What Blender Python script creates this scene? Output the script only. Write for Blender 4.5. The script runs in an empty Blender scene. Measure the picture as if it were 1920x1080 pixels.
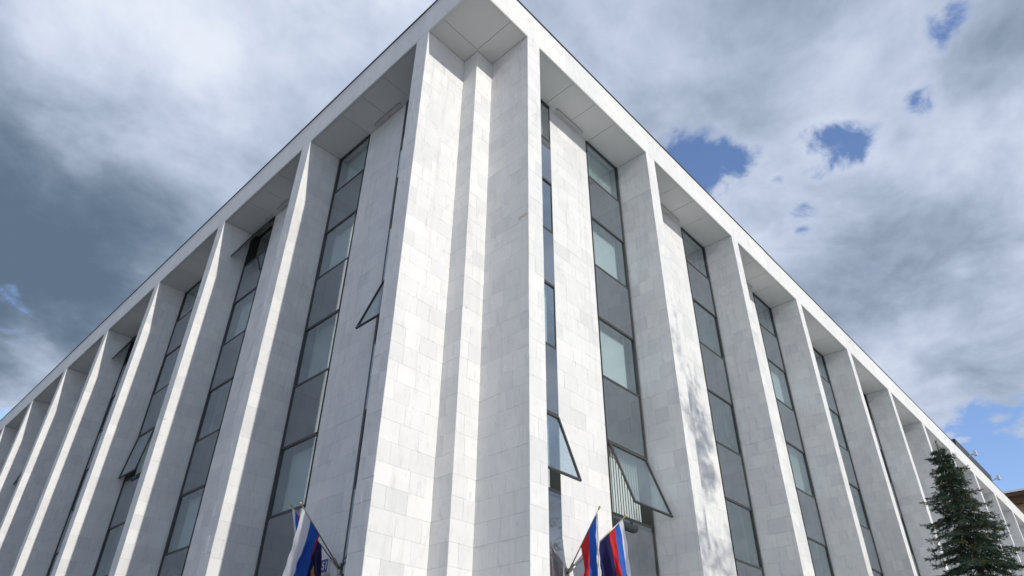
import bpy, math, random
import numpy as np
from mathutils import Vector, Matrix
rad = math.radians
S = bpy.context.scene
COL = S.collection

# ---------------------------------------------------------------- camera
CAM = np.array([-6.786, -7.805, 1.6]); FPX = 1254.497
YAW, PITCH, ROLL = rad(45.677), rad(32.301), rad(1.187)
_f = np.array([math.cos(PITCH)*math.sin(YAW), math.cos(PITCH)*math.cos(YAW), math.sin(PITCH)])
_r = np.array([math.cos(YAW), -math.sin(YAW), 0.0]); _u = np.cross(_r, _f)
_r, _u = math.cos(ROLL)*_r + math.sin(ROLL)*_u, -math.sin(ROLL)*_r + math.cos(ROLL)*_u
cam_data = bpy.data.cameras.new('camera'); cam = bpy.data.objects.new('camera', cam_data); COL.objects.link(cam)
cam.matrix_world = Matrix(((_r[0], _u[0], -_f[0], CAM[0]), (_r[1], _u[1], -_f[1], CAM[1]), (_r[2], _u[2], -_f[2], CAM[2]), (0, 0, 0, 1)))
cam_data.sensor_width = 36; cam_data.lens = FPX/1920*36
cam_data.shift_x = 19.5/1920; cam_data.shift_y = 61.2/1920
cam_data.clip_start = 0.1; cam_data.clip_end = 3000
S.camera = cam

def ray(x, y):                      # direction of a picture point (used to find where a cloud or a tree stands)
    v = _f + (x-940.5)/FPX*_r - (y-601.2)/FPX*_u
    return v/np.linalg.norm(v)
def project(P):
    v = np.asarray(P, float) - CAM; z = v @ _f
    return 940.5 + FPX*(v @ _r)/z, 601.2 - FPX*(v @ _u)/z, z

# ---------------------------------------------------------------- sun, sky, exposure
SUN = Vector((-0.053, -1.0, 0.465)).normalized()
sun_data = bpy.data.lights.new('sun', 'SUN'); sun_data.energy = 3.15; sun_data.angle = rad(0.6); sun_data.color = (1.0, 0.95, 0.86)
sun = bpy.data.objects.new('sun', sun_data); COL.objects.link(sun)
sun.rotation_euler = SUN.to_track_quat('Z', 'Y').to_euler(); sun.location = (0, -40, 60)

world = bpy.data.worlds.new('World'); S.world = world; world.use_nodes = True
S.view_settings.view_transform = 'Standard'; S.view_settings.look = 'None'
S.view_settings.exposure = 0.0; S.view_settings.gamma = 1.0; S.view_settings.use_curve_mapping = False

class NT:
    """small helper for node trees"""
    def __init__(s, tree): s.t = tree; s.n = tree.nodes; s.l = tree.links
    def node(s, kind, **kw):
        n = s.n.new(kind)
        for k, v in kw.items(): setattr(n, k, v)
        return n
    def put(s, sock, v):
        if isinstance(v, bpy.types.NodeSocket): s.l.new(v, sock)
        elif v is not None: sock.default_value = v
    def math(s, op, a, b=None, clamp=False):
        n = s.node('ShaderNodeMath', operation=op, use_clamp=clamp); s.put(n.inputs[0], a); s.put(n.inputs[1], b); return n.outputs[0]
    def vmath(s, op, a, b=None, scale=None):
        n = s.node('ShaderNodeVectorMath', operation=op); s.put(n.inputs[0], a)
        if b is not None: s.put(n.inputs[1], b)
        if scale is not None: s.put(n.inputs['Scale'], scale)
        return n.outputs['Value'] if op in ('DOT_PRODUCT', 'LENGTH') else n.outputs[0]
    def noise(s, vec, scale, detail=4, rough=0.55, dist=0.0):
        n = s.node('ShaderNodeTexNoise'); s.put(n.inputs['Vector'], vec)
        n.inputs['Scale'].default_value = scale; n.inputs['Detail'].default_value = detail
        n.inputs['Roughness'].default_value = rough; n.inputs['Distortion'].default_value = dist
        return n
    def mix(s, fac, a, b, blend='MIX'):
        n = s.node('ShaderNodeMix', data_type='RGBA', blend_type=blend); s.put(n.inputs['Factor'], fac)
        s.put(n.inputs[6], a); s.put(n.inputs[7], b); return n.outputs[2]
    def step(s, v, a, b, lo=0.0, hi=1.0):
        n = s.node('ShaderNodeMapRange', interpolation_type='SMOOTHSTEP'); s.put(n.inputs[0], v)
        n.inputs[1].default_value = a; n.inputs[2].default_value = b; n.inputs[3].default_value = lo; n.inputs[4].default_value = hi
        return n.outputs[0]

def build_sky():
    T = NT(world.node_tree); T.n.clear()
    out = T.node('ShaderNodeOutputWorld'); bg = T.node('ShaderNodeBackground')
    sky = T.node('ShaderNodeTexSky', sky_type='NISHITA', sun_disc=False)
    sky.sun_elevation = math.asin(SUN.z); sky.sun_rotation = math.atan2(SUN.x, SUN.y)
    sky.altitude = 150; sky.air_density = 1.0; sky.dust_density = 0.6; sky.ozone_density = 1.5
    d = T.node('ShaderNodeTexCoord').outputs['Generated']
    sep = T.node('ShaderNodeSeparateXYZ'); T.put(sep.inputs[0], d)
    zz = T.math('ADD', T.math('MAXIMUM', sep.outputs[2], 0.0), 0.22)
    cmb = T.node('ShaderNodeCombineXYZ'); T.put(cmb.inputs[0], T.math('DIVIDE', sep.outputs[0], zz)); T.put(cmb.inputs[1], T.math('DIVIDE', sep.outputs[1], zz)); cmb.inputs[2].default_value = 3.7
    plane = cmb.outputs[0]                                   # cloud deck seen in perspective
    warp = T.noise(plane, 2.6, 6, 0.6)
    wv = T.vmath('SUBTRACT', warp.outputs['Color'], (0.5, 0.5, 0.5))
    dw = T.vmath('NORMALIZE', T.vmath('ADD', d, T.vmath('SCALE', wv, scale=0.20)))
    fine = T.noise(plane, 4.2, 9, 0.55, 0.25).outputs['Fac']
    big = T.noise(plane, 1.15, 5, 0.5, 0.2).outputs['Fac']
    wisp = T.noise(plane, 13.0, 9, 0.62, 0.4).outputs['Fac']
    def blobs(lst):
        acc = None
        for x, y, r, w in lst:
            g = ray(x, y); k = T.math('SUBTRACT', T.vmath('DOT_PRODUCT', dw, tuple(g)), 1.0)
            v = T.math('MULTIPLY', T.math('EXPONENT', T.math('MULTIPLY', k, 2.0/(r/FPX)**2)), w)
            acc = v if acc is None else T.math('ADD', acc, v)
        return acc
    gaps = blobs([(1290, 305, 62, .62), (1345, 290, 55, .55), (1425, 262, 40, .45), (1566, 212, 42, .56), (1638, 250, 40, .54), (1550, 278, 26, .45), (1490, 302, 22, .38), (1745, 172, 30, .52), (1505, 380, 28, .50),
                  (1905, 765, 60, .50), (1850, 850, 60, .48), (1918, 895, 70, 1.0), (-10, 790, 50, .9), (15, 600, 40, .35), (1780, 8, 45, .45)])
    gaps = T.math('ADD', gaps, T.math('MULTIPLY', T.step(big, .66, .80), .6))
    near = T.math('MULTIPLY', gaps, 2.2, clamp=True)
    hole = T.math('ADD', gaps, T.math('MULTIPLY', near, T.math('ADD', T.math('MULTIPLY', T.math('SUBTRACT', fine, .5), 1.1), T.math('MULTIPLY', T.math('SUBTRACT', wisp, .5), 2.3))))
    mask = T.step(hole, .22, .78, 1.0, 0.0)
    dark = blobs([(40, 430, 170, .18), (230, 480, 190, .22), (420, 340, 110, .10), (130, 590, 120, .24), (-150, 500, 220, .22), (-520, 470, 340, .22), (-950, 520, 400, .24),
                  (1890, 60, 110, .24), (1600, 500, 150, .14), (1240, 190, 90, .05), (1650, 440, 140, .06), (1790, 690, 90, .14), (1320, 110, 170, .13)])
    lite = blobs([(110, 140, 130, .24), (440, 160, 150, .18), (260, 30, 220, .17), (700, 40, 160, .14), (30, 690, 80, .34), (1800, 320, 90, .22), (1690, 610, 100, .20),
                  (1460, 330, 80, .14), (1700, 740, 80, .20), (1640, 130, 120, .08), (1100, 30, 130, .10), (1880, 260, 90, .12), (1640, 300, 40, .12)])
    tone = T.math('ADD', T.math('ADD', T.math('MULTIPLY', T.math('SUBTRACT', fine, .5), 1.05), T.math('MULTIPLY', T.math('SUBTRACT', big, .5), .45)), T.math('SUBTRACT', lite, dark))
    tone = T.math('ADD', tone, T.math('ADD', T.math('MULTIPLY', T.math('SUBTRACT', wisp, .5), .30), T.math('MULTIPLY', near, .13)))
    ramp = T.node('ShaderNodeValToRGB'); T.put(ramp.inputs[0], T.math('ADD', tone, .565))
    cr = ramp.color_ramp; cr.interpolation = 'B_SPLINE'
    cols = [(0.0, (.90, 1.25, 1.80)), (.25, (1.55, 1.98, 2.6)), (.45, (2.95, 3.40, 4.25)), (.62, (4.0, 4.4, 5.4)), (.82, (5.6, 5.85, 6.75)), (1.0, (6.8, 6.9, 7.3))]
    while len(cr.elements) < len(cols): cr.elements.new(.5)
    for e, (p, c) in zip(cr.elements, cols): e.position = p; e.color = (c[0]/10, c[1]/10, c[2]/10, 1)
    cloud = T.vmath('MULTIPLY', ramp.outputs[0], (9.6, 10.1, 10.5))
    col = T.mix(mask, T.vmath('MULTIPLY', sky.outputs[0], (1.5, 1.55, 1.8)), cloud)
    T.put(bg.inputs[0], col); bg.inputs[1].default_value = 0.125
    T.l.new(bg.outputs[0], out.inputs[0])
build_sky()

# ---------------------------------------------------------------- materials
def mat(name):
    m = bpy.data.materials.new(name); m.use_nodes = True; T = NT(m.node_tree)
    return m, T, T.n['Principled BSDF'], T.node('ShaderNodeTexCoord').outputs['Object']
def bump(T, b, h, strength, dist=0.01):
    n = T.node('ShaderNodeBump'); n.inputs['Strength'].default_value = strength; n.inputs['Distance'].default_value = dist
    T.put(n.inputs['Height'], h); T.l.new(n.outputs[0], b.inputs['Normal'])
def geo_pos(T): return T.node('ShaderNodeNewGeometry').outputs['Position']

def make_stone():
    m, T, b, _ = mat('white limestone'); pos = geo_pos(T)
    tone = T.node('ShaderNodeAttribute', attribute_name='tone').outputs['Fac']
    cloudy = T.noise(pos, 1.7, 6, .6, .4).outputs['Fac']
    vein = T.noise(T.vmath('MULTIPLY', pos, (1, 1, .35)), 6.5, 8, .65, 1.2).outputs['Fac']
    c = T.mix(tone, (.62, .625, .635, 1), (.785, .78, .765, 1))
    c = T.mix(T.math('MULTIPLY', T.step(vein, .52, .72), .6), c, (.55, .555, .565, 1))
    k = T.math('ADD', T.math('MULTIPLY', cloudy, .20), .90)
    c = T.mix(1.0, c, T.vmath('SCALE', (1, 1, 1), scale=k), 'MULTIPLY')
    rust = T.step(T.noise(pos, 2.1, 3, .5, .6).outputs['Fac'], .735, .80)
    c = T.mix(T.math('MULTIPLY', rust, .55), c, (.42, .30, .17, 1))
    grime = T.step(T.noise(T.vmath('MULTIPLY', pos, (1.6, 1.6, .30)), 1.9, 7, .7, .3).outputs['Fac'], .55, .80)
    c = T.mix(T.math('MULTIPLY', grime, .30), c, (.40, .40, .40, 1))
    streak = T.step(T.noise(T.vmath('MULTIPLY', pos, (7, 7, .22)), 1.0, 6, .6).outputs['Fac'], .54, .72)
    c = T.mix(T.math('MULTIPLY', streak, .22), c, (.47, .46, .44, 1))
    spots = T.step(T.noise(pos, 3.3, 8, .75, .2).outputs['Fac'], .62, .74)
    c = T.mix(T.math('MULTIPLY', spots, .35), c, (.40, .37, .33, 1))
    T.put(b.inputs['Base Color'], c); b.inputs['Roughness'].default_value = .55; b.inputs['Specular IOR Level'].default_value = .3
    h = T.math('ADD', T.noise(pos, 38, 6, .6).outputs['Fac'], T.math('MULTIPLY', T.noise(pos, 5, 3, .5).outputs['Fac'], 2.0))
    bump(T, b, h, .35, .004)
    return m
def simple(name, c, rough=.6, metal=0.0, spec=.4, nscale=None, namt=.15, bmp=0):
    m, T, b, _ = mat(name); pos = geo_pos(T)
    if nscale:
        n = T.noise(pos, nscale, 6, .6, .2).outputs['Fac']
        col = T.mix(n, tuple(x*(1-namt) for x in c)+(1,), tuple(min(1, x*(1+namt)) for x in c)+(1,))
        T.put(b.inputs['Base Color'], col)
        if bmp: bump(T, b, n, bmp, .01)
    else: b.inputs['Base Color'].default_value = tuple(c)+(1,)
    b.inputs['Roughness'].default_value = rough; b.inputs['Metallic'].default_value = metal; b.inputs['Specular IOR Level'].default_value = spec
    return m
def make_glass(name, tint, base, boost, wob):
    m = bpy.data.materials.new(name); m.use_nodes = True; T = NT(m.node_tree); T.n.clear()
    out = T.node('ShaderNodeOutputMaterial'); tr = T.node('ShaderNodeBsdfTransparent'); gl = T.node('ShaderNodeBsdfGlossy'); mx = T.node('ShaderNodeMixShader')
    tr.inputs[0].default_value = tint+(1,); gl.inputs['Roughness'].default_value = .012; gl.inputs[0].default_value = (.87, .95, 1, 1)
    lw = T.node('ShaderNodeLayerWeight'); lw.inputs[0].default_value = .5; fr = T.math('ADD', T.math('MULTIPLY', T.math('POWER', lw.outputs['Facing'], 3.0), .9), .03)
    bn = T.node('ShaderNodeBump'); bn.inputs['Strength'].default_value = wob; bn.inputs['Distance'].default_value = .02
    T.put(bn.inputs['Height'], T.noise(geo_pos(T), 1.3, 2, .4).outputs['Fac']); T.l.new(bn.outputs[0], gl.inputs['Normal'])
    T.put(mx.inputs[0], T.math('ADD', T.math('MULTIPLY', fr, boost), base, clamp=True))
    T.l.new(tr.outputs[0], mx.inputs[1]); T.l.new(gl.outputs[0], mx.inputs[2]); T.l.new(mx.outputs[0], out.inputs[0])
    return m
def make_spandrel():
    m, T, b, _ = mat('dark glazed spandrel'); pos = geo_pos(T)
    n = T.noise(pos, 1.2, 5, .6).outputs['Fac']
    T.put(b.inputs['Base Color'], T.mix(n, (.055, .060, .068, 1), (.085, .087, .098, 1))); b.inputs['Roughness'].default_value = .6; b.inputs['Specular IOR Level'].default_value = 0
    gl = T.node('ShaderNodeBsdfGlossy'); gl.inputs['Roughness'].default_value = .03; gl.inputs[0].default_value = (.88, .95, 1, 1)
    bn = T.node('ShaderNodeBump'); bn.inputs['Strength'].default_value = .06; bn.inputs['Distance'].default_value = .02
    T.put(bn.inputs['Height'], T.noise(pos, 1.1, 2, .4).outputs['Fac']); T.l.new(bn.outputs[0], gl.inputs['Normal'])
    lw = T.node('ShaderNodeLayerWeight'); lw.inputs[0].default_value = .5; mx = T.node('ShaderNodeMixShader')
    T.put(mx.inputs[0], T.math('ADD', T.math('MULTIPLY', T.math('POWER', lw.outputs['Facing'], 3.0), .8), .26))
    T.l.new(b.outputs[0], mx.inputs[1]); T.l.new(gl.outputs[0], mx.inputs[2]); T.l.new(mx.outputs[0], T.n['Material Output'].inputs[0])
    return m
def make_leaf(name, a, b2, trans):
    m, T, b, _ = mat(name)
    tone = T.node('ShaderNodeAttribute', attribute_name='tone').outputs['Fac']
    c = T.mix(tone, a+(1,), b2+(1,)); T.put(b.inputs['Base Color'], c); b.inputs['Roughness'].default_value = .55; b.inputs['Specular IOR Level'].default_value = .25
    tl = T.node('ShaderNodeBsdfTranslucent'); T.put(tl.inputs[0], c); ad = T.node('ShaderNodeMixShader'); ad.inputs[0].default_value = trans
    T.l.new(b.outputs[0], ad.inputs[1]); T.l.new(tl.outputs[0], ad.inputs[2]); T.l.new(ad.outputs[0], T.n['Material Output'].inputs[0])
    return m
def make_cloth(name, c):
    m, T, b, _ = mat(name)
    b.inputs['Base Color'].default_value = tuple(c)+(1,); b.inputs['Roughness'].default_value = .7; b.inputs['Specular IOR Level'].default_value = .2; b.inputs['Sheen Weight'].default_value = .25
    tl = T.node('ShaderNodeBsdfTranslucent'); tl.inputs[0].default_value = tuple(c)+(1,); ad = T.node('ShaderNodeMixShader'); ad.inputs[0].default_value = .45
    T.l.new(b.outputs[0], ad.inputs[1]); T.l.new(tl.outputs[0], ad.inputs[2]); T.l.new(ad.outputs[0], T.n['Material Output'].inputs[0])
    return m

M = dict(
    stone=make_stone(), joint=simple('grey joint mortar', (.58, .58, .57), .9),
    soffit=simple('white painted soffit panel', (.66, .66, .65), .6, nscale=1.4, namt=.05), gap=simple('dark joint gap', (.06, .06, .06), .9),
    frame=simple('dark bronze aluminium', (.058, .057, .056), .42, .2, .5, 6, .2), flash=simple('dark metal flashing', (.06, .065, .07), .45, .6),
    lip=simple('white metal edge', (.7, .7, .68), .5), glass=make_glass('greenish window glass', (.905, .95, .95), .17, 1.0, .10),
    spandrel=make_spandrel(), wall=simple('pale interior plaster', (.62, .66, .62), .8), blind=simple('pale roller blind', (.80, .83, .83), .8, nscale=2, namt=.06),
    curtain=simple('pale curtain fabric', (.66, .70, .69), .9, nscale=3, namt=.08), lamp=simple('grey lamp housing', (.55, .55, .54), .5), lampdark=simple('dark lamp diffuser', (.30, .30, .30), .4),
    steel=simple('worn steel pole', (.35, .33, .29), .35, .8), brass=simple('brass finial', (.75, .55, .22), .3, .9),
    white=make_cloth('white flag cloth', (.86, .86, .90)), blue=make_cloth('blue flag cloth', (.03, .14, .58)), red=make_cloth('red flag cloth', (.66, .03, .03)),
    navy=make_cloth('navy flag cloth', (.022, .022, .10)), gold=make_cloth('gold print cloth', (.48, .30, .08)),
    plate=simple('blue enamel plate', (.02, .045, .22), .3), letter=simple('white enamel lettering', (.8, .8, .8), .4), plaque=simple('grey green stone plaque', (.33, .36, .30), .6, nscale=14, namt=.2),
    inktext=simple('black lettering', (.015, .015, .015), .5), black=simple('black housing', (.035, .04, .045), .4), ground=simple('pale paving', (.50, .49, .47), .9, nscale=.6, namt=.2, bmp=.2),
    asphalt=simple('asphalt', (.05, .05, .052), .9, nscale=8, namt=.25, bmp=.3), roof=simple('grey roofing', (.16, .16, .16), .9, nscale=2), conc=simple('concrete core', (.3, .3, .3), .9),
    bark=simple('rough bark', (.085, .065, .05), .95, nscale=9, namt=.4, bmp=.6), needle=make_leaf('spruce needles', (.018, .040, .026), (.060, .095, .060), .12), newneedle=make_leaf('yellow green spruce cones and shoots', (.10, .11, .03), (.19, .17, .05), .2),
    leaf=make_leaf('broad leaves', (.035, .075, .018), (.075, .13, .03), .3), tan=simple('tan plaster', (.42, .29, .165), .9, nscale=.8, namt=.14), brown=simple('brown eaves', (.16, .095, .055), .8, nscale=2), cream=simple('cream paint', (.66, .61, .5), .7, nscale=3), galv=simple('galvanised metal', (.5, .52, .54), .4, .6),
    panedark=simple('dark far window', (.03, .035, .04), .1, 0, .8))

# ---------------------------------------------------------------- mesh helpers
class MB:
    def __init__(s): s.v = []; s.f = []; s.m = []; s.tone = []
    def quad(s, a, b, c, d, m=0, t=.5):
        i = len(s.v); s.v += [tuple(a), tuple(b), tuple(c), tuple(d)]; s.f.append((i, i+1, i+2, i+3)); s.m.append(m); s.tone.append(t)
    def hexa(s, P, m=0, t=.5, skip=()):          # P: 8 corners, bottom ring 0-3 then top ring 4-7
        i = len(s.v); s.v += [tuple(p) for p in P]
        for k, q in enumerate(((3, 2, 1, 0), (4, 5, 6, 7), (0, 1, 5, 4), (1, 2, 6, 5), (2, 3, 7, 6), (3, 0, 4, 7))):
            if k in skip: continue
            s.f.append(tuple(i+j for j in q)); s.m.append(m); s.tone.append(t)
    def box(s, x0, x1, y0, y1, z0, z1, m=0, t=.5):
        s.hexa([(x0, y0, z0), (x1, y0, z0), (x1, y1, z0), (x0, y1, z0), (x0, y0, z1), (x1, y0, z1), (x1, y1, z1), (x0, y1, z1)], m, t)
    def tube(s, pts, rs, n=10, m=0, t=.5, cap=True):
        i0 = len(s.v); pts = [Vector(p) for p in pts]
        for k, p in enumerate(pts):
            d = (pts[min(k+1, len(pts)-1)]-pts[max(k-1, 0)]).normalized()
            a = d.orthogonal().normalized() if k == 0 else (a - d*a.dot(d)).normalized()
            b = d.cross(a)
            for j in range(n):
                an = 2*math.pi*j/n; s.v.append(tuple(p + (a*math.cos(an)+b*math.sin(an))*rs[k]))
        for k in range(len(pts)-1):
            for j in range(n):
                j2 = (j+1) % n; s.f.append((i0+k*n+j, i0+k*n+j2, i0+(k+1)*n+j2, i0+(k+1)*n+j)); s.m.append(m); s.tone.append(t)
        if cap:
            s.f.append(tuple(i0+j for j in reversed(range(n)))); s.f.append(tuple(i0+(len(pts)-1)*n+j for j in range(n))); s.m += [m, m]; s.tone += [t, t]
    def build(s, name, mats, parent=None, smooth=False, loc=None):
        me = bpy.data.meshes.new(name); me.from_pydata(s.v, [], s.f)
        for mm in (mats if isinstance(mats, (list, tuple)) else [mats]): me.materials.append(mm)
        me.polygons.foreach_set('material_index', s.m)
        at = me.attributes.new('tone', 'FLOAT', 'FACE'); at.data.foreach_set('value', s.tone)
        if smooth: me.polygons.foreach_set('use_smooth', [True]*len(s.f))
        me.update(); o = bpy.data.objects.new(name, me); COL.objects.link(o)
        if parent is not None: o.parent = parent
        return o
def empty(name, loc=(0, 0, 0)):
    o = bpy.data.objects.new(name, None); COL.objects.link(o); o.location = loc; o.empty_display_size = .3; return o
def tag(o, label=None, cat=None, group=None, kind=None):
    for k, v in (('label', label), ('category', cat), ('group', group), ('kind', kind)):
        if v: o[k] = v
    return o
def keep(o, parent):                 # parent without moving
    o.parent = parent; o.matrix_parent_inverse = parent.matrix_world.inverted() if parent.matrix_world != Matrix() else Matrix.Translation(-parent.location); return o

# ---------------------------------------------------------------- dimensions of the building (metres)
H, HC = 18.651, 1.16                        # soffit level, height of the cornice
T_FIN, DEP, PIL = .514, 1.206, 1.405        # fin thickness, recess depth, corner pillar
OFF = (2.021, 1.948); PITCHB = (6.0, 6.036); NF = (14, 11)
PAN = ((1.86, 3.72), (1.935, 3.80))          # within a clear bay: window | stone panel | window
GL = DEP - .008
LEV = [H, 17.02, 15.31, 13.48, 11.67, 9.82, 8.02, 6.21, 4.40, 2.60, .55]
END = (OFF[0]+(NF[0]-1)*PITCHB[0]+T_FIN, OFF[1]+(NF[1]-1)*PITCHB[1]+T_FIN)
def W(side, a, d, z):                       # a: along the facade from the corner, d: depth behind its front plane
    return (a, d, z) if side == 0 else (d, a, z)
def wbox(mb, side, a0, a1, d0, d1, z0, z1, m=0, t=.5):
    if side == 0: mb.box(a0, a1, d0, d1, z0, z1, m, t)
    else: mb.box(d0, d1, a0, a1, z0, z1, m, t)

# ---------------------------------------------------------------- ground
g = MB(); g.box(-400, 400, -400, 400, -.6, 0); tag(g.build('ground', M['ground']), kind='structure')
g = MB(); g.box(-40, -.9, -6, 300, .004, .008); tag(g.build('added_dark_road', M['asphalt']), kind='structure')  # unseen dark asphalt, added to cut the ground bounce onto the left soffits
g = MB(); g.box(-.9, -.75, -.75, 300, .0, .13); tag(g.build('kerb', M['conc']), kind='structure')

# ---------------------------------------------------------------- the building
rng = random.Random(11)
B = empty('office_building'); tag(B, 'white stone office block with deep vertical fins meeting at a corner under a flat cornice', 'building')
SLABS = []                                   # (parent key, corner points, tone, name)
def slab_pts(side, u, n_sign, face, a0, a1, z0, z1, th=.007, prj=.0020):
    """a slab on a face. face 'end': plane d=u, faces outwards; face 'side': plane a=u, faces n_sign along the facade"""
    g = .0016; o = rng.uniform(-prj, prj)*.6
    cs = []
    for (p, z) in ((a0+g, z0+g), (a1-g, z0+g), (a1-g, z1-g), (a0+g, z1-g)):
        e = o + rng.uniform(-prj, prj)
        if face == 'end': cs.append((W(side, p, u+th, z), W(side, p, u-e, z)))
        else: cs.append((W(side, u-n_sign*th, p, z), W(side, u+n_sign*e, p, z)))
    return [c[0] for c in cs] + [c[1] for c in cs]
def clad(key, side, u, n_sign, face, a0, a1, z0, z1, hs=.425, ws=(.34, .62), name='stone_slab'):
    nz = max(1, round((z1-z0)/hs)); z = z0
    for i in range(nz):
        zt = z1 if i == nz-1 else z0 + (z1-z0)*(i+1)/nz
        p = a0; first = True
        while p < a1-1e-4:
            w = rng.uniform(*ws)
            if first and rng.random() < .5: w *= .6
            first = False
            q = p+w
            if a1-q < ws[0]*.55: q = a1
            t = min(1, max(0, rng.gauss(.62, .15))) if rng.random() > .05 else rng.uniform(.15, .4)
            SLABS.append((key, slab_pts(side, u, n_sign, face, p, q, z, zt), t, name))
            p = q
        z = zt
PARTS = {}                                   # key -> (name, MB)
def part(key, name): PARTS[key] = (name, MB()); return PARTS[key][1]
I = .0065
for side in (0, 1):
    for k in range(NF[side]):
        a0 = OFF[side]+k*PITCHB[side]; a1 = a0+T_FIN; key = ('fin', side, k)
        mb = part(key, 'fin'); wbox(mb, side, a0+I, a1-I, I, DEP+.5, 0, H-.002, 1)
        far = k > 9
        clad(key, side, 0, 0, 'end', a0, a1, 0, H-.001, .43, (.5, .6) if rng.random() < .0 else (.26, .52))
        inner = PIL if k == 0 else DEP+.1
        clad(key, side, a0, -1, 'side', .0073, inner, 0, H-.001)
        clad(key, side, a1, +1, 'side', .0073, DEP+.1, 0, H-.001)
    for k in range(NF[side]-1):
        c0 = OFF[side]+k*PITCHB[side]+T_FIN; key = ('panel', side, k); mb = part(key, 'wall_panel')
        wbox(mb, side, c0+PAN[side][0]+I, c0+PAN[side][1]-I, DEP+I, DEP+.4, 0, H-.002, 1)
        clad(key, side, DEP, 0, 'end', c0+PAN[side][0], c0+PAN[side][1], 0, H-.001, .44, (.42, .72))
        for a, s in ((c0+PAN[side][0], -1), (c0+PAN[side][1], 1)): clad(key, side, a, s, 'side', DEP+.0073, DEP+.2, 0, H-.001, 1.7, (.3, .4))
# corner pillar in the notch
key = ('pillar',); mb = part(key, 'corner_pillar'); mb.box(PIL+I, OFF[0]+.3, PIL+I, OFF[1]+.3, 0, H-.002, 1)
clad(key, 0, PIL, 0, 'end', PIL, OFF[0], 0, H-.001); clad(key, 1, PIL, 0, 'end', PIL+.0073, OFF[1], 0, H-.001)
# cornice
for side in (0, 1):
    key = ('cornice', side); mb = part(key, 'cornice')
    wbox(mb, side, I if side == 0 else .3, END[side], I, .3, H+.03, H+HC, 1)
    p = 0.0 if side == 0 else .0073
    edges = [p, OFF[side]+T_FIN/2]
    for k in range(NF[side]-1):
        for j in range(1, 5): edges.append(OFF[side]+T_FIN/2+(k+j/4)*PITCHB[side])
    edges.append(END[side])
    for e0, e1 in zip(edges[:-1], edges[1:]):
        SLABS.append((key, slab_pts(side, 0, 0, 'end', e0, e1, H+.001, H+HC, .007, .0015), min(1, max(0, rng.gauss(.7, .12))), 'fascia_slab'))

# the nearest slabs become pieces of their own, the others stay in the mesh of their part
def shown_area(P):
    q = [project(p) for p in P[4:]]
    if min(v[2] for v in q) < 1: return 0
    cx = sum(v[0] for v in q)/4; cy = sum(v[1] for v in q)/4
    if not (-15 < cx < 1935 and -15 < cy < 1095): return 0
    a = Vector(P[4]); n = (Vector(P[5])-a).cross(Vector(P[7])-a)
    back = Vector(P[0]); out = a-back
    if n.dot(out) < 0: n = -n
    if n.dot(Vector(CAM)-a) <= 0: return 0
    return abs(sum(q[i][0]*q[(i+1) % 4][1]-q[(i+1) % 4][0]*q[i][1] for i in range(4)))/2
def hidden_from_camera(sl):                  # faces that stand behind the next fin or in the far corner of a bay
    return False
area = [shown_area(s[1]) if s[3] == 'stone_slab' else 0 for s in SLABS]
order = sorted(range(len(SLABS)), key=lambda i: -area[i])[:300]
single = set(order) | {i for i, s in enumerate(SLABS) if s[3] == 'fascia_slab'}
SKIP = (0,)
for i, (key, P, t, nm) in enumerate(SLABS):
    if i in single: continue
    PARTS[key][1].hexa(P, 0, t, SKIP)
OBJ = {k: mb.build(nm, [M['stone'], M['joint']], B) for k, (nm, mb) in PARTS.items()}
for i in sorted(single):
    key, P, t, nm = SLABS[i]; mb = MB(); mb.hexa(P, 0, t, SKIP); mb.build(nm, [M['stone']], OBJ[key])

# soffit panels, white edge, flashing, roof
soff = MB(); soff.box(.3, END[0], .3, DEP+.6, H+.05, H+.11); soff.box(.3, DEP+.6, DEP+.6, END[1], H+.05, H+.11)
SO = soff.build('soffit', M['gap'], B)
def soffit_piece(x0, x1, y0, y1):
    mb = MB(); dz = rng.uniform(-.0015, .0015); g = .007; mb.box(x0+g, x1-g, y0+g, y1-g, H+dz, H+.02); mb.build('soffit_panel', M['soffit'], SO)
lip = MB()
for side in (0, 1):
    for k in range(NF[side]-1):
        c0 = OFF[side]+k*PITCHB[side]+T_FIN; c1 = c0+PITCHB[side]-T_FIN; mid = (c0+c1)/2
        for e0, e1 in ((c0, mid-1.08), (mid-1.08, mid), (mid, mid+1.06), (mid+1.06, c1)):
            if side == 0: soffit_piece(e0, e1, .055, DEP+.2)
            else: soffit_piece(.055, DEP+.2, e0, e1)
        wbox(lip, side, c0+.004, c1-.004, .006, .045, H-.028, H-.002)
wbox(lip, 0, .006, OFF[0]-.004, .006, .045, H-.028, H-.002); wbox(lip, 1, .0455, OFF[1]-.004, .006, .045, H-.028, H-.002)
lip.build('drip_edge', M['lip'], B)
soffit_piece(.055, PIL-.03, .055, PIL-.03); soffit_piece(PIL-.03, OFF[0], .055, PIL); soffit_piece(.055, PIL, PIL-.03, OFF[1])
mb = MB(); mb.box(-.03, END[0]+.05, -.03, .32, H+HC+.002, H+HC+.036); mb.box(-.03, .32, .32, END[1]+.05, H+HC+.002, H+HC+.036); mb.build('roof_flashing', M['flash'], B)
mb = MB(); mb.box(.31, END[0]-.02, .31, END[1]-.02, H+HC-.3, H+HC-.06); mb.build('roof', M['roof'], B)
mb = MB(); mb.box(DEP+4.6, END[0]-.1, DEP+4.6, END[1]-.1, 0, H+.3); mb.build('building_core', M['conc'], B)

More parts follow.
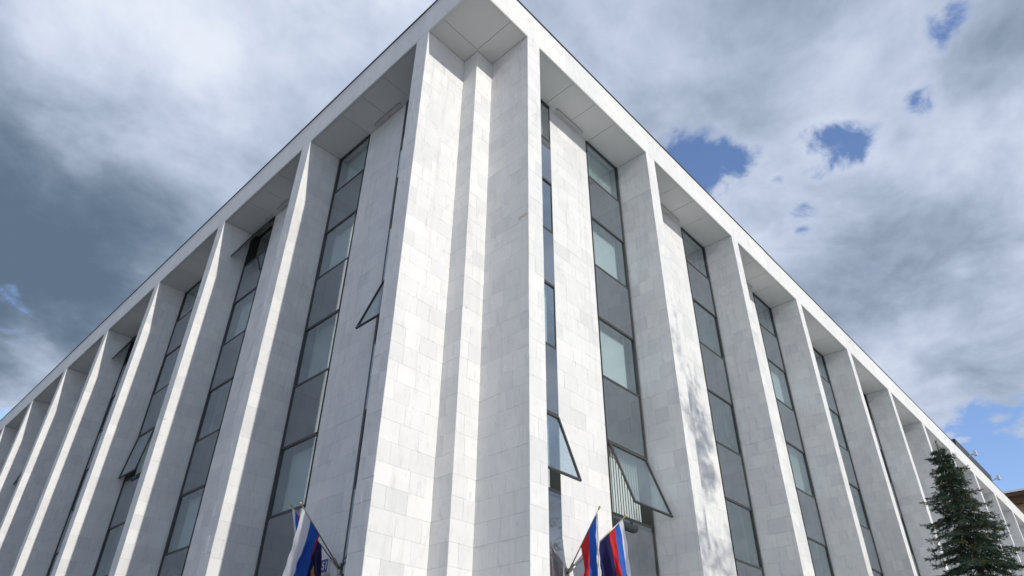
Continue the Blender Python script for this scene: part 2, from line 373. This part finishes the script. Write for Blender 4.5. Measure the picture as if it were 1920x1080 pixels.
# windows: two glazed columns in every bay
def plane_obj(name, side, a0, a1, z0, z1, d, m, parent, th=.012):
    mb = MB(); wbox(mb, side, a0, a1, d, d+th, z0, z1); return mb.build(name, m, parent)
def pleats(side, a0, a1, z0, z1, d, parent, amp=.035, wl=.13, name='curtain'):
    mb = MB(); n = max(8, int((a1-a0)/wl*6)); pr = None; r = random.Random(int(a0*100)); ph = r.uniform(0, 6)
    for i in range(n+1):
        a = a0+(a1-a0)*i/n; off = amp*math.sin(2*math.pi*(a-a0)/wl+ph)+amp*.5*math.sin(2*math.pi*(a-a0)/wl*.43+1)
        cur = (W(side, a, d+off, z0), W(side, a, d+off*.8, z1))
        if pr: mb.quad(pr[0], cur[0], cur[1], pr[1])
        pr = cur
    return mb.build(name, M['curtain'], parent, smooth=True)
def vblinds(side, a0, a1, z0, z1, d, parent):
    mb = MB(); n = int((a1-a0)/.105)
    for i in range(n):
        a = a0+(i+.5)*(a1-a0)/n; w = .058
        p = W(side, a-w, d-.012, z0); q = W(side, a+w, d+.012, z0)
        mb.quad(p, q, (q[0], q[1], z1), (p[0], p[1], z1))
    return mb.build('vertical_blind', M['blind'], parent)
OPEN = {(0, 0, 'B', 6): 20, (0, 0, 'A', 6): 19, (1, 0, 'A', 4): 19, (1, 1, 'B', 0): 23, (1, 3, 'B', 0): 22, (1, 2, 'B', 4): 7, (1, 5, 'B', 2): 14, (1, 6, 'B', 2): 20, (0, 7, 'A', 0): 20}
DRESS = {(0, 0, 'B', 0): 'pleat', (0, 0, 'B', 2): 'roller', (0, 0, 'B', 4): 'roller', (0, 0, 'B', 6): 'vertical', (0, 0, 'A', 0): 'pleat', (0, 0, 'A', 6): 'vertical',
         (0, 1, 'B', 2): 'side', (0, 1, 'B', 4): 'side', (0, 1, 'B', 6): 'side', (1, 0, 'B', 4): 'pleat', (1, 0, 'B', 6): 'roller', (1, 1, 'B', 2): 'roller', (1, 2, 'B', 4): 'pleat'}
FR = .060
for side in (0, 1):
    nb = NF[side]-1
    for k in range(nb):
        c0 = OFF[side]+k*PITCHB[side]+T_FIN; c1 = c0+PITCHB[side]-T_FIN
        for col, a0, a1 in (('A', c0, c0+PAN[side][0]), ('B', c0+PAN[side][1], c1)):
            a0 += .016; a1 -= .016
            fm = MB()
            f0, f1 = (FR, .022 if side == 0 else .085) if col == 'A' else (.022, FR)            # slim jamb against the stone panel
            p0, p1 = (GL-.045, GL-.014) if col == 'A' else (GL-.014, GL-.045)
            wbox(fm, side, a0, a0+f0, p0, GL+.30, .1, H-.004); wbox(fm, side, a1-f1, a1, p1, GL+.30, .1, H-.004)
            for j, z in enumerate(LEV):
                zt = H-.004 if j == 0 else z+FR*.55; zb = z-FR*1.2 if j == 0 else z-FR*.55
                wbox(fm, side, a0+f0, a1-f1, GL-.03, GL+.055, zb, zt)
            F = fm.build('window_frame', M['frame'], B)
            for j in range(len(LEV)-1):
                z1 = LEV[j]-FR*(1.2 if j == 0 else .55); z0 = LEV[j+1]+FR*.55
                x0, x1 = a0+f0, a1-f1
                if j % 2:
                    plane_obj('spandrel_panel', side, x0-.01, x1+.01, z0-.01, z1+.01, GL-.02+rng.uniform(-.003, .003), M['spandrel'], F)
                    continue
                ang = OPEN.get((side, k, col, j))
                if ang is None:
                    p = plane_obj('pane', side, x0-.01, x1+.01, z0-.01, z1+.01, GL+rng.uniform(-.004, .004), M['glass'], F, .006)
                else:
                    R = Matrix.Translation(W(side, 0, GL-.03, z1-.01)); rot = Matrix.Rotation(rad(-ang) if side == 0 else rad(ang), 4, 'X' if side == 0 else 'Y')
                    sm = MB(); h = z1-z0-.02; w0, w1 = x0+.008, x1-.008; s = .042
                    for q in ((w0, w0+s, -h, 0), (w1-s, w1, -h, 0), (w0+s, w1-s, -s, 0), (w0+s, w1-s, -h, -h+s)):
                        if side == 0: sm.box(q[0], q[1], -.03, .02, q[2], q[3])
                        else: sm.box(-.03, .02, q[0], q[1], q[2], q[3])
                    so = sm.build('sash_frame', M['frame'], F); so.matrix_local = R @ rot
                    gm = MB()
                    if side == 0: gm.box(w0+s-.01, w1-s+.01, -.006, .0, -h+s-.01, -s+.01)
                    else: gm.box(-.006, .0, w0+s-.01, w1-s+.01, -h+s-.01, -s+.01)
                    go = gm.build('pane', M['glass'], F); go.matrix_local = R @ rot
                    for aa in (w0-.002, w1+.002):                       # stay arms on both sides
                        hm = MB()
                        out = -math.sin(rad(ang))*h*.55
                        hm.tube([W(side, aa, GL, z1-.12), W(side, aa, GL-.03+out, z1-.01-math.cos(rad(ang))*h*.55)], [.009, .009], 6)
                        hm.build('stay_arm', M['steel'], F)
                ds = DRESS.get((side, k, col, j))
                if ds is None and k < 9: ds = random.Random(side*977+k*31+j*7+ord(col)).choice(['none', 'none', 'none', 'pleat', 'roller', 'side'])
                if ds == 'pleat': pleats(side, x0, x1, z0-.1, z1+.1, GL+.30, F)
                elif ds == 'roller': plane_obj('roller_blind', side, x0+.04, x1-.12, z0-.1, z1-.08, GL+.26, M['blind'], F)
                elif ds == 'vertical': vblinds(side, x0, x1, z0-.05, z1+.1, GL+.26, F)
                elif ds == 'side': pleats(side, x0, x0+.5, z0-.2, z1+.1, GL+.4, F)
    # plain rooms behind the glass
    for k in range(nb):
        c0 = OFF[side]+k*PITCHB[side]+T_FIN; c1 = c0+PITCHB[side]-T_FIN
        for j in range(0, len(LEV)-1, 2):
            zt = LEV[j]+(.02 if j == 0 else .28); zb = LEV[j+1]-.75
            p0, p1 = c0-.1, c1+.1; d0, d1 = GL+.31, GL+4.0
            if side == 1 and k == 0: p0 = c0+3.3
            mb = MB()
            q = lambda a, d, z: W(side, a, d, z)
            mb.quad(q(p0, d1, zb), q(p1, d1, zb), q(p1, d1, zt), q(p0, d1, zt)); mb.quad(q(p0, d0, zt), q(p1, d0, zt), q(p1, d1, zt), q(p0, d1, zt))
            mb.quad(q(p0, d0, zb), q(p1, d0, zb), q(p1, d1, zb), q(p0, d1, zb)); mb.quad(q(p0, d0, zb), q(p0, d1, zb), q(p0, d1, zt), q(p0, d0, zt)); mb.quad(q(p1, d0, zb), q(p1, d1, zb), q(p1, d1, zt), q(p1, d0, zt))
            # reveal lining round the openings
            mb.build('room_interior', M['wall'], B)
            for col, a0, a1 in (('A', c0, c0+PAN[side][0]), ('B', c0+PAN[side][1], c1)):
                if k > 6: continue
                rv = MB(); wbox(rv, side, a0+.02, a1-.02, GL+.31, GL+.55, LEV[j+1]-.06, LEV[j+1]+.015); rv.build('window_sill', M['wall'], B)

# ---------------------------------------------------------------- linear lamps under the soffit
for side, k, lab in ((0, 0, 'slim grey linear lamp under the soffit of the first sunlit bay right of the corner'), (0, 1, 'slim grey linear lamp under the soffit of the second sunlit bay right of the corner'),
                     (0, 2, 'slim grey linear lamp under the soffit of the third sunlit bay right of the corner'), (1, 0, 'slim grey linear lamp under the shaded soffit of the first bay left of the corner'),
                     (1, 1, 'slim grey linear lamp under the shaded soffit of the second bay left of the corner')):
    c0 = OFF[side]+k*PITCHB[side]+T_FIN
    root = empty('linear_lamp', W(side, c0+2.7, 1.06, H)); tag(root, lab, 'lamp', 'linear lamps under the soffit')
    a0, a1 = -.64, .64
    mb = MB(); wbox(mb, side, a0, a1, -.03, .03, -.05, -.003); mb.build('lamp_housing', M['lamp'], root)
    mb = MB(); wbox(mb, side, a0+.03, a1-.03, -.042, -.031, -.042, -.012); mb.build('diffuser', M['lampdark'], root)
    for a in (a0, a1):
        mb = MB(); wbox(mb, side, a-.012, a+.012, -.033, .033, -.053, -.002); mb.build('end_cap', M['lampdark'], root)

# ---------------------------------------------------------------- flags
def flag(name, label, base, tip, kind, drift, seed, fly=1.5, hoist=.92, fold=None):
    base, tip = Vector(base), Vector(tip); d = (tip-base).normalized(); L = (tip-base).length
    root = empty(name, base); tag(root, label, 'flag', 'flags on the facade')
    mb = MB(); mb.tube([(0, 0, 0), tuple(d*L)], [.014, .012], 10); mb.build('pole', M['steel'], root, True)
    mb = MB(); mb.tube([tuple(d*(L+x)) for x in (-.005, .01, .03, .05, .075, .085)], [.013, .02, .011, .021, .014, .003], 10); mb.build('finial', M['brass'], root, True)
    ns, nt = 48, 60; r = random.Random(seed); ph = [r.uniform(0, 6) for _ in range(5)]
    side = d.cross(Vector((0, 0, 1))).normalized(); drift = Vector(drift)
    P = []
    for j in range(nt+1):
        t = j/nt
        for i in range(ns+1):
            s = i/ns
            q = s if fold is None else float(np.interp(s, (0, 1/3, 2/3, 1), fold))      # how the stripes bunch up along the pole
            h = d*(L-.05-q*hoist)
            k = min(1, t*2.2)
            gather = 1-.45*min(1, t*1.6)*(1 if kind == 'tri' else .5)   # the cloth gathers as it falls
            h2 = d*(L-.05-(.5+(q-.5)*gather)*hoist)
            base_pt = h.lerp(h2, .55*k)
            p = base_pt + Vector((0, 0, -fly*t*(.93-.12*s))) + drift*(t*(1.0-.35*s))
            w = .065*k*math.sin(s*13+ph[0]+t*1.6)+.035*k*math.sin(s*24+ph[1]-t*2)+.03*k*math.sin(t*7+s*5+ph[2])
            if fold is not None: i3 = min(2, int(s*3)); w *= max(.12, min(1, (fold[i3+1]-fold[i3])*3))
            w += .012*k*math.sin(s*55+t*9+ph[4])+.010*k*math.sin(t*31+s*19+ph[1]); p += side*w + d*(.02*k*math.sin(s*17+ph[3]+t*3)+.006*math.sin(t*23-s*31))
            P.append(tuple(p))
    mb = MB(); mb.v = P
    for j in range(nt):
        for i in range(ns):
            s, t = (i+.5)/ns, (j+.5)/nt
            if kind == 'tri': m = 0 if s < 1/3 else 1 if s < 2/3 else 2
            else:
                if s < .36 and t < .8: m = 0 if s < .08 else 1 if s < .2 else 2
                else: m = 3
                e1 = ((s-.70)/.09)**2+((t-.70)/.09)**2; wing = abs(t-.70) < .18 and abs(abs(t-.70)*.55-(s-.62)) < .04
                if m == 3 and (e1 < 1 or wing): m = 4
            a = j*(ns+1)+i; mb.f.append((a, a+1, a+ns+2, a+ns+1)); mb.m.append(m); mb.tone.append(.5)
    mb.build('cloth', [M['white'], M['blue'], M['red'], M['navy'], M['gold']], root, True)
    return root
def bracket(label, side, at):
    root = empty('flag_bracket', at); tag(root, label, 'bracket', 'flag brackets')
    mb = MB(); wbox(mb, side, -.06, .06, -.005, .012, -.11, .11); mb.build('wall_plate', M['steel'], root)
    for da in (-.16, 0, .34):
        v = Vector(W(side, da, -.62, .62)).normalized(); mb = MB(); mb.tube([tuple(-v*.0+Vector(W(side, 0, -.01, 0))), tuple(v*.24)], [.021, .021], 10); mb.build('socket', M['steel'], root, True)
bl = Vector((DEP-.02, 4.47, 4.56)); br = Vector((4.51, DEP-.02, 4.57))
bracket('steel flag bracket on the shaded stone panel left of the corner', 1, bl)
bracket('steel flag bracket on the sunlit stone panel right of the corner', 0, br)
e = .05
flag('tricolour_flag', 'white blue and red striped flag hanging on the shaded side left of the corner', bl+Vector((-e, -.01, e)), (.0, 4.27, 5.54), 'tri', (-.05, .34, 0), 3, 1.6, .66, (0, .45, .93, 1.02))
flag('navy_flag', 'dark navy flag behind the striped flag on the shaded side', bl+Vector((-e, .03, e)), (.2, 5.1, 5.77), 'navy', (.1, -.42, 0), 8, 1.5, 1.05)
flag('tricolour_flag', 'white blue and red striped flag hanging on the sunlit side right of the corner', br+Vector((-.01, -e, e)), (4.35, .2, 5.67), 'tri', (.10, .05, 0), 5, 1.5, .8, (0, .05, .5, 1))
flag('navy_flag', 'navy flag with red blue and white bands, lit by the sun below the open sash', br+Vector((.03, -e, e)), (5.1, .1, 5.65), 'navy', (.42, .05, 0), 12, 1.5, 1.12)

# ---------------------------------------------------------------- plates and the small wall box
def text(name, body, size, m, parent, mw):
    c = bpy.data.curves.new(name, 'FONT'); c.body = body; c.size = size; c.extrude = .002; c.align_x = 'CENTER'; c.align_y = 'CENTER'
    tmp = bpy.data.objects.new(name, c); COL.objects.link(tmp); dg = bpy.context.evaluated_depsgraph_get(); dg.update()
    me = bpy.data.meshes.new_from_object(tmp.evaluated_get(dg)); bpy.data.objects.remove(tmp)
    me.materials.clear(); me.materials.append(m); o = bpy.data.objects.new(name, me); COL.objects.link(o); o.parent = parent; o.matrix_local = mw
    return o
root = empty('house_number_plate', (DEP-.03, 5.13, 4.53)); tag(root, 'blue enamel house number plate partly behind the navy flag', 'plate')
mb = MB(); mb.box(-.012, .03, -.27, .27, 0, .30); mb.build('plate_border', M['letter'], root)
mb = MB(); mb.box(-.018, -.0125, -.25, .25, .015, .285); mb.build('plate_face', M['plate'], root)
TL = Matrix(((0, 0, -1, -.020), (-1, 0, 0, -.15), (0, 1, 0, .15), (0, 0, 0, 1)))
text('lettering', '51', .22, M['letter'], root, TL)
mb = MB(); mb.box(-.10, .03, -.32, .30, -.07, -.012); mb.build('plate_lamp', M['lamp'], root)
root = empty('street_plaque', (5.55, DEP-.03, 4.42)); tag(root, 'grey green plaque with a rounded top and dark letters between the two sunlit flags', 'plaque')
mb = MB(); n = 20; ring = [(-.34, 0), (.34, 0)]+[(.34*math.cos(math.pi*i/n), .28+.13*math.sin(math.pi*i/n)) for i in range(n+1)]
i0 = 0; fr = [(x, -.008, z) for x, z in ring]; bk = [(x, .03, z) for x, z in ring]; mb.v = fr+bk; N = len(ring)
mb.f.append(tuple(range(N))); mb.m.append(0); mb.tone.append(.5)
for i in range(N): mb.f.append((i, (i+1) % N, N+(i+1) % N, N+i)); mb.m.append(0); mb.tone.append(.5)
mb.build('plaque_slab', M['plaque'], root)
mb = MB(); mb.tube([(.32*math.cos(math.pi*i/n), -.010, .28+.115*math.sin(math.pi*i/n)) for i in range(n+1)], [.004]*(n+1), 5); mb.build('border_line', M['inktext'], root)
text('lettering', 'НОВС', .13, M['inktext'], root, Matrix(((1, 0, 0, 0.0), (0, 0, -1, -.011), (0, 1, 0, .28), (0, 0, 0, 1))))
root = empty('wall_floodlight', (6.72, DEP-.06, 6.0)); tag(root, 'dark rounded box lamp below the open sash beside the flags', 'floodlight')
mb = MB(); n = 10
mb.tube([(-.42, 0, 0), (-.40, 0, 0), (.40, 0, 0), (.42, 0, 0)], [.05, .085, .085, .05], 16); mb.build('lamp_body', M['black'], root, False)
mb = MB(); mb.box(-.05, .05, .02, .14, -.03, .03); mb.build('mount', M['frame'], root)

# ---------------------------------------------------------------- rooftop board and far neighbour
root = empty('rooftop_board', (61.5, 2.2, H+HC-.06)); tag(root, 'long dark board with small white floodlights above the far cornice', 'rooftop board')
mb = MB(); mb.hexa([(0, 0, 3.6), (13, 0, 3.6), (13, .5, 3.6), (0, .5, 3.6), (0, -.2, 5.6), (13, -.2, 5.6), (13, .3, 5.6), (0, .3, 5.6)]); mb.build('board', M['black'], root)
for x in (.6, 4.5, 8.5, 12.4): mb = MB(); mb.tube([(x, .25, 0), (x, .25, 3.7)], [.08, .08], 8); mb.build('post', M['frame'], root)
for x in (4.2, 13.1):
    mb = MB(); mb.tube([(x, -.1, 5.1), (x, -.6, 5.3)], [.05, .05], 6); mb.box(x-.15, x+.2, -.85, -.6, 5.1, 5.55); mb.build('floodlight', M['letter'], root)
root = empty('neighbour_building', (92, 0, 0)); tag(root, 'tan plastered house with brown eaves and a white drainpipe behind the far end', 'building')
mb = MB(); mb.box(0, 25, -26, 16, 0, 27.4); mb.build('wall', M['tan'], root)
mb = MB(); mb.box(-1.2, 26, -27, 17, 27.4, 27.75); mb.box(-.6, 26, -27, 17, 26.6, 27.39); mb.build('eaves', M['brown'], root)
mb = MB(); mb.hexa([(-1.4, -27, 27.76), (26, -27, 27.76), (26, 17, 27.76), (-1.4, 17, 27.76), (6, -22, 30), (20, -22, 30), (20, 12, 30), (6, 12, 30)]); mb.build('roof', M['galv'], root)
mb = MB(); mb.tube([(-.25, .8, 27.3), (-.3, .8, 26.0), (-.2, .8, 0)], [.16, .16, .16], 10); mb.build('drainpipe', M['letter'], root)
for v in range(-23, 15, 4):
    for fl in range(8):
        z = 3+fl*3.1
        mb = MB(); mb.box(-.06, .0, v-.9, v+.9, z-.1, z+1.9); f = mb.build('window', M['cream'], root)
        mb = MB(); mb.box(-.09, -.061, v-.75, v-.04, z+.05, z+1.75); mb.box(-.09, -.061, v+.04, v+.75, z+.05, z+1.75); mb.build('pane', M['panedark'], f)
mb = MB(); mb.box(-1.5, -.02, -5, -.6, 22.2, 22.4); mb.box(-1.5, -1.42, -5, -.6, 22.4, 23.4); mb.build('balcony', M['cream'], root)

# ---------------------------------------------------------------- trees
def leaf_mesh(name, C, D1, D2, tones, mats, parent, midx=None):
    n = len(C); V = np.empty((n, 4, 3)); V[:, 0] = C-D2*.5; V[:, 1] = C+D1*.5-D2*.35; V[:, 2] = C+D1; V[:, 3] = C+D1*.5+D2*.5
    me = bpy.data.meshes.new(name); me.vertices.add(n*4); me.vertices.foreach_set('co', V.ravel()); me.loops.add(n*4); me.polygons.add(n)
    me.loops.foreach_set('vertex_index', np.arange(n*4)); me.polygons.foreach_set('loop_start', np.arange(n)*4); me.polygons.foreach_set('loop_total', np.full(n, 4))
    for m in mats: me.materials.append(m)
    if midx is not None: me.polygons.foreach_set('material_index', midx.astype(np.int32))
    at = me.attributes.new('tone', 'FLOAT', 'FACE'); at.data.foreach_set('value', tones.astype(np.float32)); me.update(calc_edges=True); me.validate()
    o = bpy.data.objects.new(name, me); COL.objects.link(o); o.parent = parent; return o
def spruce(loc, height, label, seed):
    r = np.random.default_rng(seed); root = empty('spruce_tree', loc); tag(root, label, 'tree')
    mb = MB(); mb.tube([(0, 0, 0), (.03, 0, height*.5), (0, .02, height*.85), (0, 0, height)], [.22, .13, .045, .008], 10); mb.build('trunk', M['bark'], root, True)
    wood = MB(); C, D1, D2, TN, MI = [], [], [], [], []
    z = height-.45
    lead = r.random(90); C.append(np.stack([r.normal(0, .008, 90), r.normal(0, .008, 90), height-.5+lead*.5], 1)); nd = r.normal(0, .6, (90, 3))+np.array([0, 0, .6]); nd /= np.linalg.norm(nd, axis=1)[:, None]; D1.append(nd*.07); D2.append(np.cross(nd, r.normal(0, 1, (90, 3)))*.014); TN.append(r.random(90)); MI.append(np.zeros(90))
    while z > 1.2:
        dt = height-z; Lb = .07+.41*dt if dt < 3 else 1.30+(dt-3)*.14
        nb = 4 if dt < .6 else 6
        a0 = r.uniform(0, 6.28); tier = r.uniform(.72, 1.18)
        for i in range(nb):
            az = a0+i*6.283/nb+r.normal(0, .22); L = Lb*tier*r.uniform(.55, 1.2)
            if r.random() < .06: L *= 1.3
            rise = .35 if dt < 1.0 else .12-.03*min(dt, 8); rise += r.normal(0, .08)
            ns = 7; pts = []
            for q in range(ns+1):
                s = q/ns; pts.append(np.array([math.cos(az)*L*s, math.sin(az)*L*s, z+L*(rise*s-.62*s*s+.36*s**3)]))
            wood.tube([tuple(p) for p in pts], [max(.004, .012*L*(1-k/ns)+.004) for k in range(ns+1)], 4, cap=False)
            out = np.array([math.cos(az), math.sin(az), 0]); lat = np.array([-math.sin(az), math.cos(az), 0])
            ntw = int(6+L*15)
            for w in range(ntw):
                s = .10+.90*(w+r.random())/ntw; x = s*ns; k = min(int(x), ns-1); p = pts[k]*(1-(x-k))+pts[k+1]*(x-k)
                sg = 1 if w % 2 else -1; tl = (.10+.34*L*(1-s)**.7*.8+.06)*r.uniform(.7, 1.2); tl = min(tl, .62)*min(1, .22+.5*dt)
                dr = out*r.uniform(.45, .8)+lat*sg*r.uniform(.5, .9)+np.array([0, 0, -.30-.35*r.random()]); dr /= np.linalg.norm(dr)
                if s > .93: dr = out+np.array([0, 0, .05])
                nl = int(9+tl*58); tt = r.random(nl)
                pos = p+dr*(tl*tt)[:, None]+r.normal(0, .012, (nl, 3))
                nd = dr*.9+r.normal(0, .5, (nl, 3))+np.array([0, 0, .05]); nd /= np.linalg.norm(nd, axis=1)[:, None]
                ln = r.uniform(.06, .14, nl)[:, None]; wv = np.cross(nd, r.normal(0, 1, (nl, 3))); wv /= np.linalg.norm(wv, axis=1)[:, None]
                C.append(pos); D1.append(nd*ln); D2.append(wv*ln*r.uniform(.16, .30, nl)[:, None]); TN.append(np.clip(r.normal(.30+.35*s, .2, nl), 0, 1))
                yes = (dt < 4.2 and dt > .8 and r.random() < .10); MI.append(np.full(nl, 1 if yes else 0))
        z -= (.17 if dt < 1.5 else .24)*r.uniform(.8, 1.2)
    wood.build('branches', M['bark'], root)
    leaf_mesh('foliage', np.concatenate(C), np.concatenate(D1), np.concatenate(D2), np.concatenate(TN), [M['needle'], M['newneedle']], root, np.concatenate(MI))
    return root
spruce((22.2, -3.0, 0), 11.75, 'dark green spruce with drooping boughs in front of the far sunlit fins', 4)

def broadleaf(loc, height, radius, label, seed, leaves=9000):
    r = np.random.default_rng(seed); root = empty('broadleaf_tree', loc); tag(root, label, 'tree', 'street trees opposite the sunlit facade')
    mb = MB(); mb.tube([(0, 0, 0), (.1, 0, height*.3), (-.1, .1, height*.6), (0, 0, height*.95)], [.3, .22, .12, .02], 10); mb.build('trunk', M['bark'], root, True)
    wood = MB(); C = []
    for i in range(46):
        f = r.uniform(.28, .97); az = r.uniform(0, 6.28); L = radius*math.sqrt(max(.03, 1-((f-.55)/.47)**2))*r.uniform(.7, 1.1)
        b = np.array([0, 0, height*f*.93]); e = b+np.array([math.cos(az)*L, math.sin(az)*L, L*r.uniform(.15, .6)]); mid = (b+e)/2+r.normal(0, .15, 3)
        wood.tube([tuple(b), tuple(mid), tuple(e)], [.05, .03, .01], 5, cap=False)
        for c in range(9):
            s = r.uniform(.35, 1.05); p = b+(e-b)*s+r.normal(0, .32, 3); n = leaves//414; C.append(p+r.normal(0, .20, (n, 3)))
    C = np.concatenate(C); n = len(C); d = r.normal(0, 1, (n, 3)); d /= np.linalg.norm(d, axis=1)[:, None]; w = np.cross(d, r.normal(0, 1, (n, 3))); w /= np.linalg.norm(w, axis=1)[:, None]
    ln = r.uniform(.10, .19, n)[:, None]
    wood.build('branches', M['bark'], root); leaf_mesh('crown', C, d*ln, w*ln*.75, r.random(n), [M['leaf']], root)
    return root
broadleaf((9.2, -17, 0), 22.0, 3.0, 'tall leafy street tree whose dappled shade falls on the second sunlit fin', 21, 9000)
broadleaf((15.6, -15, 0), 13.4, 2.4, 'smaller leafy street tree whose shade touches the foot of the third sunlit fin', 22, 8000)
broadleaf((23.5, -18, 0), 15.0, 3.4, 'leafy street tree mirrored in the lower narrow glass by the corner', 23, 9000)
